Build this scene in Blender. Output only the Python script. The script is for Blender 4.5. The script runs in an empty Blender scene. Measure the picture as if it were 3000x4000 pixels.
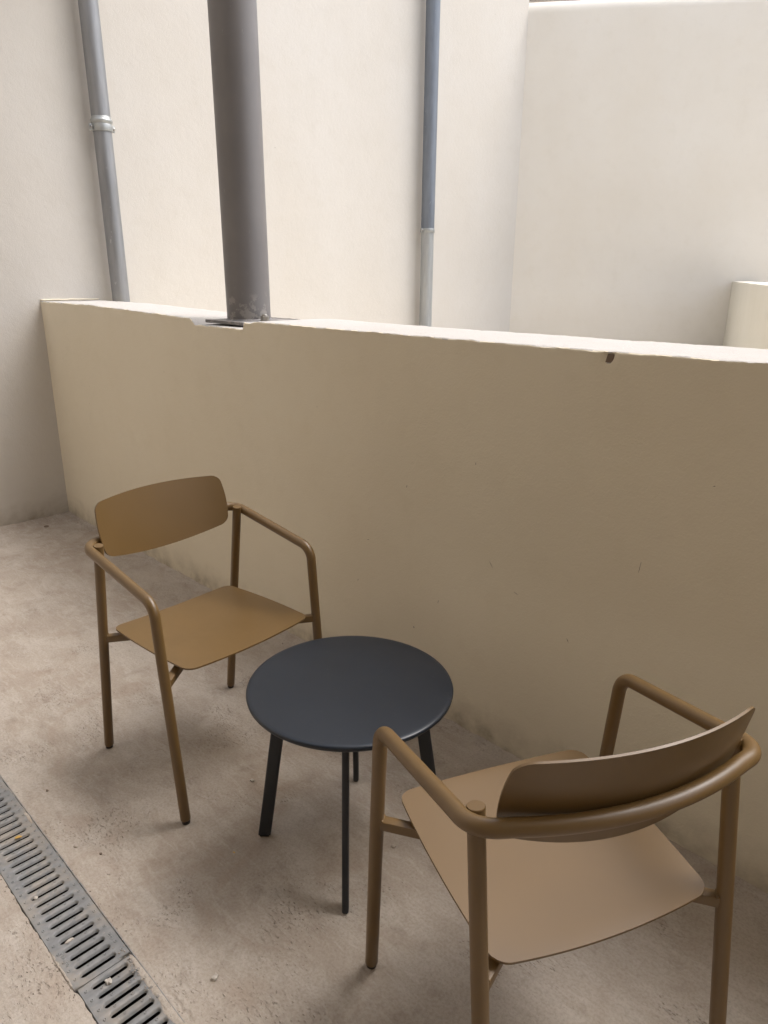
import bpy, bmesh, math, random
import numpy as np
from mathutils import Vector, Matrix, noise

random.seed(7)
R = math.radians
scene = bpy.context.scene
col = scene.collection

# ------------------------------------------------------------------ camera
YAW, PITCH, ROLL = R(44.824), R(18.271), R(0.46)
cam_d = bpy.data.cameras.new("camera")
cam = bpy.data.objects.new("camera", cam_d)
col.objects.link(cam)
cam_d.sensor_fit = 'VERTICAL'
cam_d.sensor_height = 36.0
cam_d.lens = 2816.87 / 4000 * 36
cam_d.clip_start = 0.05
cam_d.clip_end = 300
fw = Vector((-math.sin(YAW) * math.cos(PITCH), math.cos(YAW) * math.cos(PITCH), -math.sin(PITCH)))
rt = Vector((math.cos(YAW), math.sin(YAW), 0))
up = rt.cross(fw)
rt2 = rt * math.cos(ROLL) + up * math.sin(ROLL)
up2 = -rt * math.sin(ROLL) + up * math.cos(ROLL)
m = Matrix((rt2, up2, -fw)).transposed().to_4x4()
m.translation = Vector((4.1664, -1.5544, 1.3569))
cam.matrix_world = m
scene.camera = cam

# ------------------------------------------------------------------ light
world = bpy.data.worlds.new("World")
scene.world = world
world.use_nodes = True
wn, wl = world.node_tree.nodes, world.node_tree.links
wn.clear()
SUN_EL, SUN_AZ = R(61), R(27)          # azimuth clockwise from +y
sky = wn.new('ShaderNodeTexSky')
sky.sky_type = 'NISHITA'
sky.sun_disc = False
sky.sun_elevation = SUN_EL
sky.sun_rotation = SUN_AZ
sky.dust_density = 4.0
sky.ozone_density = 1.0
hs = wn.new('ShaderNodeHueSaturation')
hs.inputs['Saturation'].default_value = 0.50
bg = wn.new('ShaderNodeBackground')
bg.inputs['Strength'].default_value = 0.15
wo = wn.new('ShaderNodeOutputWorld')
wl.new(sky.outputs[0], hs.inputs['Color'])
wl.new(hs.outputs[0], bg.inputs[0])
wl.new(bg.outputs[0], wo.inputs[0])

sd = bpy.data.lights.new("sun", 'SUN')
sd.energy = 1.12
sd.angle = R(38)
sd.color = (1.0, 0.975, 0.965)
sun = bpy.data.objects.new("sun", sd)
col.objects.link(sun)
sdir = Vector((math.sin(SUN_AZ) * math.cos(SUN_EL), math.cos(SUN_AZ) * math.cos(SUN_EL), math.sin(SUN_EL)))
sun.rotation_euler = sdir.to_track_quat('Z', 'Y').to_euler()

scene.view_settings.view_transform = 'Standard'
scene.view_settings.look = 'None'
scene.view_settings.gamma = 1
scene.view_settings.use_curve_mapping = False
scene.view_settings.exposure = 1.11

# ------------------------------------------------------------------ materials
def lin(r, g, b):
    f = lambda c: (c / 255 / 12.92) if c / 255 <= .04045 else ((c / 255 + .055) / 1.055) ** 2.4
    return (f(r), f(g), f(b), 1)

class NT:
    def __init__(s, name, rough=.9, metal=0.0):
        s.m = bpy.data.materials.new(name)
        s.m.use_nodes = True
        s.n, s.l = s.m.node_tree.nodes, s.m.node_tree.links
        s.b = s.n['Principled BSDF']
        s.b.inputs['Roughness'].default_value = rough
        s.b.inputs['Metallic'].default_value = metal
        s.tc = s.n.new('ShaderNodeTexCoord')
        s.co = s.tc.outputs['Object']
    def mapping(s, scale=(1, 1, 1), rot=(0, 0, 0), src=None):
        n = s.n.new('ShaderNodeMapping')
        n.inputs['Scale'].default_value = scale
        n.inputs['Rotation'].default_value = rot
        s.l.new(src or s.co, n.inputs[0])
        return n.outputs[0]
    def noise(s, scale, detail=4, rough=.55, vec=None, dist=0.0):
        n = s.n.new('ShaderNodeTexNoise')
        n.inputs['Scale'].default_value = scale
        n.inputs['Detail'].default_value = detail
        n.inputs['Roughness'].default_value = rough
        n.inputs['Distortion'].default_value = dist
        s.l.new(vec or s.co, n.inputs['Vector'])
        return n.outputs['Fac']
    def voronoi(s, scale, feature='F1', vec=None, rnd=1.0):
        n = s.n.new('ShaderNodeTexVoronoi')
        n.feature = feature
        n.inputs['Scale'].default_value = scale
        n.inputs['Randomness'].default_value = rnd
        s.l.new(vec or s.co, n.inputs['Vector'])
        return n.outputs['Distance']
    def ramp(s, fac, stops):
        n = s.n.new('ShaderNodeValToRGB')
        e = n.color_ramp.elements
        while len(e) < len(stops):
            e.new(.5)
        for i, (p, c) in enumerate(stops):
            e[i].position = p
            e[i].color = c if isinstance(c, tuple) else (c, c, c, 1)
        s.l.new(fac, n.inputs[0])
        return n.outputs[0]
    def mix(s, fac, a, b, mode='MIX'):
        n = s.n.new('ShaderNodeMix')
        n.data_type = 'RGBA'
        n.blend_type = mode
        for i, v in ((0, fac), (6, a), (7, b)):
            if hasattr(v, 'links'):
                s.l.new(v, n.inputs[i])
            else:
                n.inputs[i].default_value = v
        return n.outputs[2]
    def math(s, op, a, b=0.0, clamp=False):
        n = s.n.new('ShaderNodeMath')
        n.operation = op
        n.use_clamp = clamp
        for i, v in ((0, a), (1, b)):
            if hasattr(v, 'links'):
                s.l.new(v, n.inputs[i])
            else:
                n.inputs[i].default_value = v
        return n.outputs[0]
    def bump(s, h, strength=.3, dist=.01, prev=None):
        n = s.n.new('ShaderNodeBump')
        n.inputs['Strength'].default_value = strength
        n.inputs['Distance'].default_value = dist
        s.l.new(h, n.inputs['Height'])
        if prev is not None:
            s.l.new(prev, n.inputs['Normal'])
        return n.outputs[0]
    def out(s, colr=None, nrm=None, rough=None):
        if colr is not None:
            if hasattr(colr, 'links'):
                s.l.new(colr, s.b.inputs['Base Color'])
            else:
                s.b.inputs['Base Color'].default_value = colr
        if nrm is not None:
            s.l.new(nrm, s.b.inputs['Normal'])
        if rough is not None:
            s.l.new(rough, s.b.inputs['Roughness'])
        return s.m
    def sep(s):
        n = s.n.new('ShaderNodeSeparateXYZ')
        s.l.new(s.co, n.inputs[0])
        return n.outputs

def plaster(name, base, coarse=1.0, dirt=True):
    t = NT(name, .93)
    x, y, z = t.sep()
    big = t.noise(1.3, 4, .55)
    med = t.noise(9, 5, .6)
    c = t.mix(t.ramp(big, [(.3, 0.0), (.7, 1.0)]), base, tuple(v * k for v, k in zip(base[:3], (.95, .935, .91))) + (1,))
    c = t.mix(t.ramp(med, [(.52, 0.0), (.75, .35)]), c, tuple(v * k for v, k in zip(base[:3], (.90, .88, .84))) + (1,))
    # sparse dark specks in the render coat
    sp = t.voronoi(7.0)
    spn = t.noise(3.1, 2)
    spm = t.math('MULTIPLY', t.math('LESS_THAN', sp, .021), t.math('GREATER_THAN', spn, .54))
    c = t.mix(t.math('MULTIPLY', spm, .6), c, (.16, .12, .09, 1))
    if dirt:
        zz = t.math('ADD', z, t.math('MULTIPLY', t.math('SUBTRACT', t.noise(7, 5, .65), .5), .20))
        d = t.ramp(zz, [(0.0, .75), (.05, .35), (.13, 0.0)])
        d = t.math('MULTIPLY', d, t.ramp(t.noise(16, 4), [(.35, .3), (.65, 1.0)]))
        c = t.mix(d, c, (.26, .21, .15, 1))
    ch = t.voronoi(42, vec=t.mapping((1, 1, .7)))
    h1 = t.noise(34, 6, .62, dist=.6)
    h2 = t.noise(170, 3, .6)
    b = t.bump(t.ramp(h1, [(.38, 0.0), (.62, 1.0)]), .10 * coarse, .003)
    b = t.bump(h2, .6 * coarse, .0012, b)
    b = t.bump(t.noise(2.2, 3), .35, .012, b)
    return t.out(c, b)

CREAM = (.73, .664, .532, 1)  # parapet colour yellowed to carry warm bounce light; same paint as side wall
M = {}
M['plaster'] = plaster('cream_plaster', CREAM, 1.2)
M['plaster_side'] = plaster('side_wall_plaster', (.60, .57, .527, 1), 1.5)  # same paint as the parapet, neutral darker copy for the bright outdoor light
M['plaster_top'] = plaster('dimmed_raw_render', (.46, .44, .42, 1), 2.5, False)  # raw render, colour darkened so the brightly lit top does not clip
M['plaster_low'] = plaster('greenish_plaster', (.66, .635, .56, 1), 1.0, False)
M['plaster_pale'] = plaster('pale_plaster', (.63, .57, .48, 1), .8, False)
M['plaster_far'] = plaster('far_wall_plaster', (.75, .71, .645, 1), .6, False)  # paler than the side wall to make up for light missing on this face
M['ceiling'] = plaster('ceiling_plaster', (.52, .48, .41, 1), .6, False)

def concrete(name, k=1.0):
    t = NT(name, .88)
    v = t.mapping((1, 1.6, 1), (0, 0, R(18)))
    c = t.mix(t.ramp(t.noise(2.0, 5, .6), [(.32, 0.0), (.68, 1.0)]), (0.479 * k, 0.422 * k, 0.361 * k, 1), (0.365 * k, 0.304 * k, 0.248 * k, 1))
    c = t.mix(t.ramp(t.noise(6.5, 6, .68, v, .8), [(.45, 0.0), (.72, .7)]), c, (0.539 * k, 0.492 * k, 0.435 * k, 1))
    c = t.mix(t.ramp(t.noise(13, 5, .7), [(.55, 0.0), (.72, .5)]), c, (.24 * k, .19 * k, .145 * k, 1))
    drag = t.noise(9, 7, .72, t.mapping((1, 4.5, 1), (0, 0, R(-14))), 1.2)
    c = t.mix(t.ramp(drag, [(.50, 0.0), (.62, .3)]), c, (0.574 * k, 0.522 * k, 0.470 * k, 1))
    c = t.mix(t.ramp(t.noise(3.3, 3, .5, None, 1.5), [(.56, 0.0), (.68, .4)]), c, (.34 * k, .26 * k, .195 * k, 1))
    c = t.mix(t.ramp(t.noise(150, 3, .7), [(.38, .22), (.56, 0.0)]), c, (.18, .14, .105, 1))
    # pinholes and short trowel drags, gathered in patches
    wn_ = t.n.new('ShaderNodeTexNoise'); wn_.inputs['Scale'].default_value = 11; t.l.new(t.co, wn_.inputs['Vector'])
    wm_ = t.n.new('ShaderNodeVectorMath'); wm_.operation = 'SCALE'; wm_.inputs['Scale'].default_value = .06; t.l.new(wn_.outputs['Color'], wm_.inputs[0])
    wa_ = t.n.new('ShaderNodeVectorMath'); wa_.operation = 'ADD'; t.l.new(t.co, wa_.inputs[0]); t.l.new(wm_.outputs[0], wa_.inputs[1])
    t.n_warp = wa_.outputs[0]
    patch = t.ramp(t.noise(4.5, 4, .6), [(.50, 0.0), (.62, 1.0)])
    pv = t.mapping((62, 165, 62), (0, 0, R(32)), t.n_warp)
    pits = t.ramp(t.voronoi(1.0, vec=pv), [(.10, 1.0), (.24, 0.0)])
    pits = t.math('MULTIPLY', pits, patch)
    fine = t.ramp(t.noise(55, 4, .7, t.mapping((1, 2.6, 1), (0, 0, R(28)))), [(.57, 0.0), (.66, 1.0)])
    dark = t.math('MAXIMUM', pits, t.math('MULTIPLY', fine, t.math('MULTIPLY', patch, .6)))
    c = t.mix(t.math('MULTIPLY', dark, .6), c, (.12, .085, .062, 1))
    b = t.bump(t.math('SUBTRACT', 1.0, dark), .8, .003)
    b = t.bump(t.noise(26, 6, .65, v), .55, .006, b)
    b = t.bump(t.noise(230, 3, .6), .25, .001, b)
    return t.out(c, b, t.ramp(t.noise(5, 4), [(.3, .72), (.7, .92)]))
M['concrete'] = concrete('worn_concrete')
M['chip'] = concrete('concrete_chip', 1.0)
M['mortar'] = concrete('rough_mortar', 1.05)

def painted(name, base, rough, spec=.5, var=.12, dust=0.0):
    t = NT(name, rough)
    lo = tuple(v * (1 - var) for v in base[:3]) + (1,)
    c = t.mix(t.ramp(t.noise(5, 3), [(.35, 0.0), (.65, 1.0)]), base, lo)
    if dust:
        c = t.mix(t.ramp(t.noise(60, 4, .7), [(.62, 0.0), (.78, dust)]), c, (.55, .5, .45, 1))
    b = t.bump(t.noise(900, 2, .5), .12, .0004)
    t.b.inputs['Specular IOR Level'].default_value = spec
    return t.out(c, b, t.ramp(t.noise(9, 3), [(.3, rough - .04), (.7, rough + .05)]))
M['bronze'] = painted('ochre_powder_coat', (.150, .086, .0265, 1), .40, .68, .05)
M['slate'] = painted('slate_powder_coat', (.0105, .0155, .0245, 1), .34, .5, .12, .025)
M['legblack'] = painted('charcoal_powder_coat', (.016, .018, .022, 1), .45, .5, .06)
M['glide'] = painted('black_glide_plastic', (.02, .015, .013, 1), .5)
M['brown_fill'] = painted('brown_plug', (.24, .18, .14, 1), .9, .2, .3)

def column_paint():
    t = NT('column_grey_paint', .40)
    t.b.inputs['Metallic'].default_value = .0
    x, y, z = t.sep()
    c = t.mix(t.ramp(t.noise(4, 4), [(.3, 0.0), (.7, 1.0)]), (.175, .165, .164, 1), (.145, .136, .136, 1))
    sc = t.noise(40, 5, .7, t.mapping((2.5, 2.5, .5), (R(25), 0, 0)))
    c = t.mix(t.ramp(sc, [(.69, 0.0), (.73, .5)]), c, (.38, .36, .35, 1))
    sm = t.math('MULTIPLY', t.ramp(t.noise(21, 5, .7), [(.53, 0.0), (.58, 1.0)]), t.ramp(z, [(.0, .8), (.08, .5), (.11, 0.0)]))
    c = t.mix(sm, c, (.30, .28, .26, 1))
    b = t.bump(t.noise(60, 3), .12, .001)
    return t.out(c, b, t.ramp(t.noise(12, 4), [(.3, .36), (.7, .50)]))
M['column'] = column_paint()

def zinc(name, base, metal, rough, scratch=.5):
    t = NT(name, rough, metal)
    v = t.mapping((6, 6, .8))
    c = t.mix(t.ramp(t.noise(4, 5, .6, v), [(.3, 0.0), (.7, 1.0)]), base, tuple(q * .72 for q in base[:3]) + (1,))
    c = t.mix(t.ramp(t.noise(17, 5, .7, t.mapping((1.4, 1.4, .6), (.3, 0, 0))), [(.66, 0.0), (.71, scratch)]), c, (.55, .56, .56, 1))
    c = t.mix(t.ramp(t.noise(2.3, 3), [(.5, 0.0), (.8, .35)]), c, tuple(q * k for q, k in zip(base[:3], (.8, .85, .95))) + (1,))
    b = t.bump(t.noise(45, 4), .12, .001)
    return t.out(c, b, t.ramp(t.noise(9, 4), [(.3, rough - .06), (.7, rough + .1)]))
M['zinc_pale'] = zinc('pale_zinc', (.44, .45, .45, 1), .5, .46)
M['zinc'] = zinc('weathered_zinc', (.315, .32, .33, 1), .55, .48)
M['zinc_dark'] = zinc('dark_zinc', (.22, .245, .285, 1), .45, .50)
M['zinc_bright'] = zinc('bright_zinc', (.45, .46, .45, 1), .6, .42)
M['steel'] = zinc('bolt_steel', (.42, .40, .37, 1), .9, .35)

def galvanised():
    t = NT('galvanised_steel', .55, .35)
    c = t.mix(t.ramp(t.voronoi(70), [(.2, 0.0), (.7, 1.0)]), (.29, .29, .288, 1), (.245, .248, .25, 1))
    c = t.mix(t.ramp(t.noise(9, 5, .7), [(.47, 0.0), (.62, .85)]), c, (.36, .325, .285, 1))
    c = t.mix(t.ramp(t.noise(45, 5, .7), [(.62, 0.0), (.70, .5)]), c, (.42, .38, .34, 1))
    b = t.bump(t.noise(120, 4), .25, .001)
    return t.out(c, b, t.ramp(t.noise(20, 4), [(.3, .45), (.7, .75)]))
M['galv'] = galvanised()
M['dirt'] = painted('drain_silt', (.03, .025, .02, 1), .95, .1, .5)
t = NT('yellow_leaf', .6)
M['yellow'] = t.out(t.mix(t.ramp(t.noise(60, 3), [(.4, 0.0), (.6, 1.0)]), (.62, .40, .10, 1), (.48, .27, .06, 1)))
t = NT('rubble_stone', .9)
M['stone'] = t.out(t.mix(t.ramp(t.noise(7, 5), [(.35, 0.0), (.65, 1.0)]), (.24, .19, .15, 1), (.40, .34, .29, 1)), t.bump(t.noise(25, 5), .5, .02))
t = NT('courtyard_bounce', .9)
M['yard'] = t.out(t.mix(t.ramp(t.noise(1.5, 5), [(.35, 0.0), (.65, 1.0)]), (.70, .66, .59, 1), (.62, .58, .51, 1)), t.bump(t.noise(30, 5), .4, .01))  # pale colour chosen to throw light back onto the walls
t = NT('plaster_crumb', .95)
M['crumb'] = t.out(t.mix(t.ramp(t.noise(90, 3), [(.4, 0.0), (.6, 1.0)]), (.56, .52, .47, 1), (.42, .37, .32, 1)), t.bump(t.noise(200, 3), .5, .002))

# ------------------------------------------------------------------ helpers
def mesh(name, verts, faces, mat, parent=None, smooth=False, loc=None):
    me = bpy.data.meshes.new(name)
    me.from_pydata([tuple(v) for v in verts], [], faces)
    me.validate()
    me.update()
    if smooth:
        me.polygons.foreach_set('use_smooth', [True] * len(me.polygons))
    me.materials.append(mat)
    o = bpy.data.objects.new(name, me)
    col.objects.link(o)
    if parent:
        o.parent = parent
    if loc is not None:
        o.location = loc
    return o

def from_bm(name, bm, mat, parent=None, smooth=False, angle=None, loc=None):
    bmesh.ops.recalc_face_normals(bm, faces=bm.faces)
    me = bpy.data.meshes.new(name)
    if smooth:
        for f in bm.faces:
            f.smooth = True
        if angle:
            for e in bm.edges:
                if len(e.link_faces) == 2 and e.calc_face_angle(0) > R(angle):
                    e.smooth = False
    bm.to_mesh(me)
    bm.free()
    me.materials.append(mat)
    o = bpy.data.objects.new(name, me)
    col.objects.link(o)
    if parent:
        o.parent = parent
    if loc is not None:
        o.location = loc
    return o

def empty(name, loc=(0, 0, 0), rz=0, label=None, cat=None, group=None):
    o = bpy.data.objects.new(name, None)
    col.objects.link(o)
    o.empty_display_size = .1
    o.location = loc
    o.rotation_euler = (0, 0, rz)
    if label:
        tag(o, label, cat, group)
    return o

def tag(o, label, cat, group=None):
    o['label'] = label
    o['category'] = cat
    if group:
        o['group'] = group
    return o

def box_bm(x0, x1, y0, y1, z0, z1, bev=0.0, seg=2):
    bm = bmesh.new()
    bmesh.ops.create_cube(bm, size=1)
    for v in bm.verts:
        v.co = Vector(((x0 + x1) / 2 + v.co.x * (x1 - x0), (y0 + y1) / 2 + v.co.y * (y1 - y0), (z0 + z1) / 2 + v.co.z * (z1 - z0)))
    if bev:
        bmesh.ops.bevel(bm, geom=bm.edges[:], offset=bev, segments=seg, affect='EDGES', profile=.5)
    return bm

def fillet(points, radii, n=10):
    """polyline with rounded inner corners"""
    pts = [Vector(p) for p in points]
    out = [pts[0]]
    for i in range(1, len(pts) - 1):
        r = radii[i - 1] if isinstance(radii, (list, tuple)) else radii
        p, a, b = pts[i], (pts[i - 1] - pts[i]), (pts[i + 1] - pts[i])
        la, lb = a.length, b.length
        a.normalize(); b.normalize()
        th = a.angle(b)
        if r <= 0 or th > R(179):
            out.append(p)
            continue
        d = min(r / math.tan(th / 2), la * .92, lb * .92)
        rr = d * math.tan(th / 2)
        c = p + (a + b).normalized() * (rr / math.sin(th / 2))
        s, e = p + a * d - c, p + b * d - c
        om = s.angle(e)
        for k in range(n + 1):
            tt = k / n
            out.append(c + (s * math.sin((1 - tt) * om) + e * math.sin(tt * om)) / math.sin(om))
    out.append(pts[-1])
    return out

def tube(bm, path, rad, seg=24, cap0=None, cap1=None):
    """sweep with parallel transport; cap: None open, 'flat', 'round'"""
    path = [Vector(p) for p in path]
    n = len(path)
    tans = []
    for i in range(n):
        t_ = (path[min(i + 1, n - 1)] - path[max(i - 1, 0)]).normalized()
        tans.append(t_)
    nrm = tans[0].orthogonal().normalized()
    rings = []
    rads = [rad] * n
    P, Tn, Rd = list(path), list(tans), list(rads)
    if cap0 == 'round':
        pre = [(P[0] - Tn[0] * rad * .45 * math.sin(a), rad * (1 - .55 * (1 - math.cos(a)))) for a in (R(90), R(60), R(30))]
        P = [q[0] for q in pre] + P
        Rd = [q[1] for q in pre] + Rd
        Tn = [Tn[0]] * 3 + Tn
    for i, (p, t_, r_) in enumerate(zip(P, Tn, Rd)):
        if i:
            ax = Tn[i - 1].cross(t_)
            if ax.length > 1e-7:
                nrm = Matrix.Rotation(Tn[i - 1].angle(t_), 3, ax.normalized()) @ nrm
        nrm = (nrm - t_ * nrm.dot(t_)).normalized()
        bn = t_.cross(nrm)
        rings.append([bm.verts.new(p + (nrm * math.cos(2 * math.pi * k / seg) + bn * math.sin(2 * math.pi * k / seg)) * r_) for k in range(seg)])
    for a, b in zip(rings, rings[1:]):
        for k in range(seg):
            bm.faces.new((a[k], a[(k + 1) % seg], b[(k + 1) % seg], b[k]))
    if cap0:
        bm.faces.new(rings[0])
    if cap1:
        bm.faces.new(rings[-1])
    return bm

def lathe(bm, prof, seg=48, center=(0, 0, 0), axis=None):
    """prof: list of (r, z)"""
    c = Vector(center)
    rings = []
    for r_, z_ in prof:
        if r_ < 1e-6:
            rings.append([bm.verts.new(c + Vector((0, 0, z_)))])
        else:
            rings.append([bm.verts.new(c + Vector((r_ * math.cos(2 * math.pi * k / seg), r_ * math.sin(2 * math.pi * k / seg), z_))) for k in range(seg)])
    for a, b in zip(rings, rings[1:]):
        if len(a) == 1 and len(b) == 1:
            continue
        for k in range(seg):
            k2 = (k + 1) % seg
            if len(a) == 1:
                bm.faces.new((a[0], b[k], b[k2]))
            elif len(b) == 1:
                bm.faces.new((a[k], a[k2], b[0]))
            else:
                bm.faces.new((a[k], a[k2], b[k2], b[k]))
    return bm

def N(x, y, z=0.0, o=3):
    return noise.fractal(Vector((x, y, z)), 1.0, 2.1, o)

# ------------------------------------------------------------------ floor
GY0, GY1 = -1.2325, -1.1105      # drain trench in the floor
def floor_h(x, y):
    h = .0022 * N(x * 2.5, y * 2.5, 3.0, 3)
    h += .0015 * N(x * 13 + y * 6, y * 22 - x * 4, 7.0, 4)
    h -= .0016 * max(0, N(x * 31, y * 52, 11.0, 3) - .38)
    return h
# crack path running beside the drain, lower left of the photo, (x, y)
CRACK = [(3.1096, -1.1026), (3.1328, -1.0958), (3.1606, -1.0981), (3.1844, -1.0939), (3.2043, -1.0951)]
def seg_dist(px, py, pts):
    b = 9
    for (x0, y0), (x1, y1) in zip(pts, pts[1:]):
        dx, dy = x1 - x0, y1 - y0
        t_ = max(0, min(1, ((px - x0) * dx + (py - y0) * dy) / (dx * dx + dy * dy)))
        b = min(b, math.hypot(px - x0 - t_ * dx, py - y0 - t_ * dy))
    return b
verts, faces = [], []
def axis_steps(a, b, fine0, fine1, fs, cs):
    out, v = [], a
    while v < b - 1e-6:
        out.append(v)
        v += fs if fine0 <= v < fine1 else cs
    out.append(b)
    return out
xs = axis_steps(-.02, 3.05, .0, 4.1, .009, .12)[:-1] + axis_steps(3.05, 3.35, 3.0, 4, .004, .1)[:-1] + axis_steps(3.35, 8.0, .0, 4.1, .009, .12)
def floor_patch(ys, ragged=None):
    base = len(verts)
    for y in ys:
        for x in xs:
            yy, z = y, floor_h(x, y)
            if ragged is not None and abs(y - ragged) < 1e-6:
                if ragged < -1.2 and x > 2.99:
                    yy += .0045
                yy += (.0022 * N(x * 30, ragged * 7, 1) + .0020 * N(x * 110, 4.4, 2)) * (1 if ragged > -1.2 else 1)
                z -= .001
            if 3.05 < x < 3.35 and -1.11 < y < -1.0:
                dd = seg_dist(x + .006 * N(x * 60, y * 60, 2.0, 2), y + .006 * N(x * 60, y * 60, 9.0, 2), CRACK)
                z -= .006 * max(0, 1 - dd / .0045)
            # dirt fillet heaped along the walls
            if y > -.05:
                z += .010 * max(0, 1 + y / .04) * (.5 + .8 * abs(N(x * 9, 1.3, 5)))
            if x < .06:
                z += .012 * max(0, 1 - x / .05) * (.4 + .9 * abs(N(y * 9, 8.3, 5)))
            verts.append((x, yy, z))
    w = len(xs)
    for j in range(len(ys) - 1):
        for i in range(w - 1):
            a = base + j * w + i
            faces.append((a, a + 1, a + w + 1, a + w))
    return base
floor_patch([GY1 + .0035 * i for i in range(26)] + [GY1 + .091 + (0.02 - GY1 - .091) * i / 116 for i in range(1, 117)], GY1)
yl = [-3.6, -3.2, -2.8, -2.4, -2.2, -2.0] + [-1.9 + (GY0 + 1.9) * i / 70 for i in range(71)]
floor_patch(yl, GY0)
fl = mesh('floor', verts, faces, M['concrete'], smooth=True)
fl['kind'] = 'structure'
fl['label'] = 'worn grey beige concrete floor'

# the trench under the grate
tr = bmesh.new()
V = [tr.verts.new(p) for p in [(-.02, GY0 - .004, .0), (8, GY0 - .004, .0), (8, GY0 - .004, -.16), (-.02, GY0 - .004, -.16),
                               (-.02, GY1 + .004, .0), (8, GY1 + .004, .0), (8, GY1 + .004, -.16), (-.02, GY1 + .004, -.16)]]
tr.faces.new((V[0], V[1], V[2], V[3])); tr.faces.new((V[4], V[7], V[6], V[5])); tr.faces.new((V[3], V[2], V[6], V[7]))
for v in tr.verts:
    if v.co.z == 0:
        v.co.z = -.004
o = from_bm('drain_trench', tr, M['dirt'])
o['kind'] = 'structure'

# unseen courtyard ground behind the parapet, raised and paled to bounce light
verts, faces = [], []
gx = [i * 2.0 - 24 for i in range(31)]
gy = [.02 + i * 1.5 for i in range(25)]
for y in gy:
    for x in gx:
        verts.append((x, y, .60))
for j in range(len(gy) - 1):
    for i in range(len(gx) - 1):
        a = j * len(gx) + i
        faces.append((a, a + 1, a + len(gx) + 1, a + len(gx)))
o = mesh('ground', verts, faces, M['yard'])
o['kind'] = 'structure'

# ------------------------------------------------------------------ left (side) wall
bm = box_bm(-.25, 0, -3.6, 4.32, -.3, 5.2)
o = from_bm('side_wall', bm, M['plaster_side'])
tag(o, 'tall cream plastered wall on the left carrying both grey downpipes', 'wall')

# ------------------------------------------------------------------ end wall, turned a little away
EA = R(36.5)
ed = Vector((math.cos(EA), math.sin(EA), 0))
en = Vector((-math.sin(EA), math.cos(EA), 0))
ew = empty('end_wall', (0, 4.32, 0), EA, 'tall pale plastered wall with rounded top edge at the right rear', 'wall')
bm = bmesh.new()
HT, RR, TH = 3.56, .11, .42
prof = [(0, -.3), (0, .4), (0, .9), (0, 1.4), (0, 2.0), (0, 2.6), (0, 3.1), (0, HT - RR)] + [(RR - RR * math.cos(a), HT - RR + RR * math.sin(a)) for a in [R(x) for x in range(10, 91, 10)]] + [(TH, HT), (TH, 3.0)]
L = [i * .09 - .3 for i in range(92)]
rows = []
for l in L:
    rows.append([bm.verts.new((l, y + (.004 * N(l * 2, z * 2, 4) if y < .2 else 0), z + (.006 * N(l * 2.4, 5, 1) + .012 * l * .1 if z > 3.3 else 0))) for y, z in prof])
for a, b in zip(rows, rows[1:]):
    for k in range(len(prof) - 1):
        bm.faces.new((a[k], b[k], b[k + 1], a[k + 1]))
from_bm('wall_face', bm, M['plaster_far'], ew, True, 50)
# rubble wall behind the end wall: single stones
rw = empty('rubble_wall', (0, 4.32, 0), EA, 'brown stone wall peeping over the rounded top of the end wall', 'wall')
sv = []
for variant in range(4):
    b = box_bm(-.14, .14, -.1, .1, -.07, .07, .02, 1)
    for v in b.verts:
        v.co += Vector((noise.noise(v.co * 9 + Vector((variant * 5, 0, 0))), noise.noise(v.co * 9 + Vector((0, variant * 7, 0))), noise.noise(v.co * 8 + Vector((0, 0, variant * 3))))) * .02
    me = bpy.data.meshes.new('stone')
    bmesh.ops.recalc_face_normals(b, faces=b.faces)
    b.to_mesh(me); b.free()
    me.materials.append(M['stone'])
    sv.append(me)
for r_ in range(1):
    for i in range(8):
        s = bpy.data.objects.new('stone', sv[(i * 3 + r_) % 4])
        col.objects.link(s)
        s.parent = rw
        s.location = (.1 + i * .30 + (.14 if r_ else 0), .62, 3.775 + r_ * .155 + random.uniform(-.006, .006))
        s.rotation_euler = (0, random.uniform(-.04, .04), random.uniform(-.06, .06))
from_bm('core', box_bm(-.1, 2.6, .723, 1.0, 2.6, 3.70), M['mortar'], rw)
# the rubble wall's base carries on below, seated behind the end wall
from_bm('footing', box_bm(-.1, 2.6, .50, .72, -.12, 3.70), M['mortar'], rw)

# ------------------------------------------------------------------ low dividing wall on the right beyond the parapet
sa = math.atan2(-2.56, 1.1)
stub = empty('dividing_wall', (1.58, 5.46, 0), sa, 'low cream wall end with white top meeting the pale rear wall at the right edge', 'wall')
bm = bmesh.new()
prof = [(0, -.13)] + [(0, z) for z in (.2, .5, .8, 1.1, 1.25, 1.305)] + [(.002, 1.3155), (.006, 1.317), (.08, 1.319), (.16, 1.318), (.24, 1.312), (.25, 1.30), (.25, -.13)]
rows = []
for i in range(60):
    l = -.35 + i * .09
    rows.append([bm.verts.new((l, y + .003 * N(l * 6, z * 3, y), z + (.004 * N(l * 7, y * 9, 2) if z > 1.26 else 0))) for y, z in prof])
for a, b in zip(rows, rows[1:]):
    for k in range(len(prof) - 1):
        bm.faces.new((a[k], a[k + 1], b[k + 1], b[k]))
bm.faces.new(rows[-1])
from_bm('wall_body', bm, M['plaster_low'], stub, True, 40)

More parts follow.
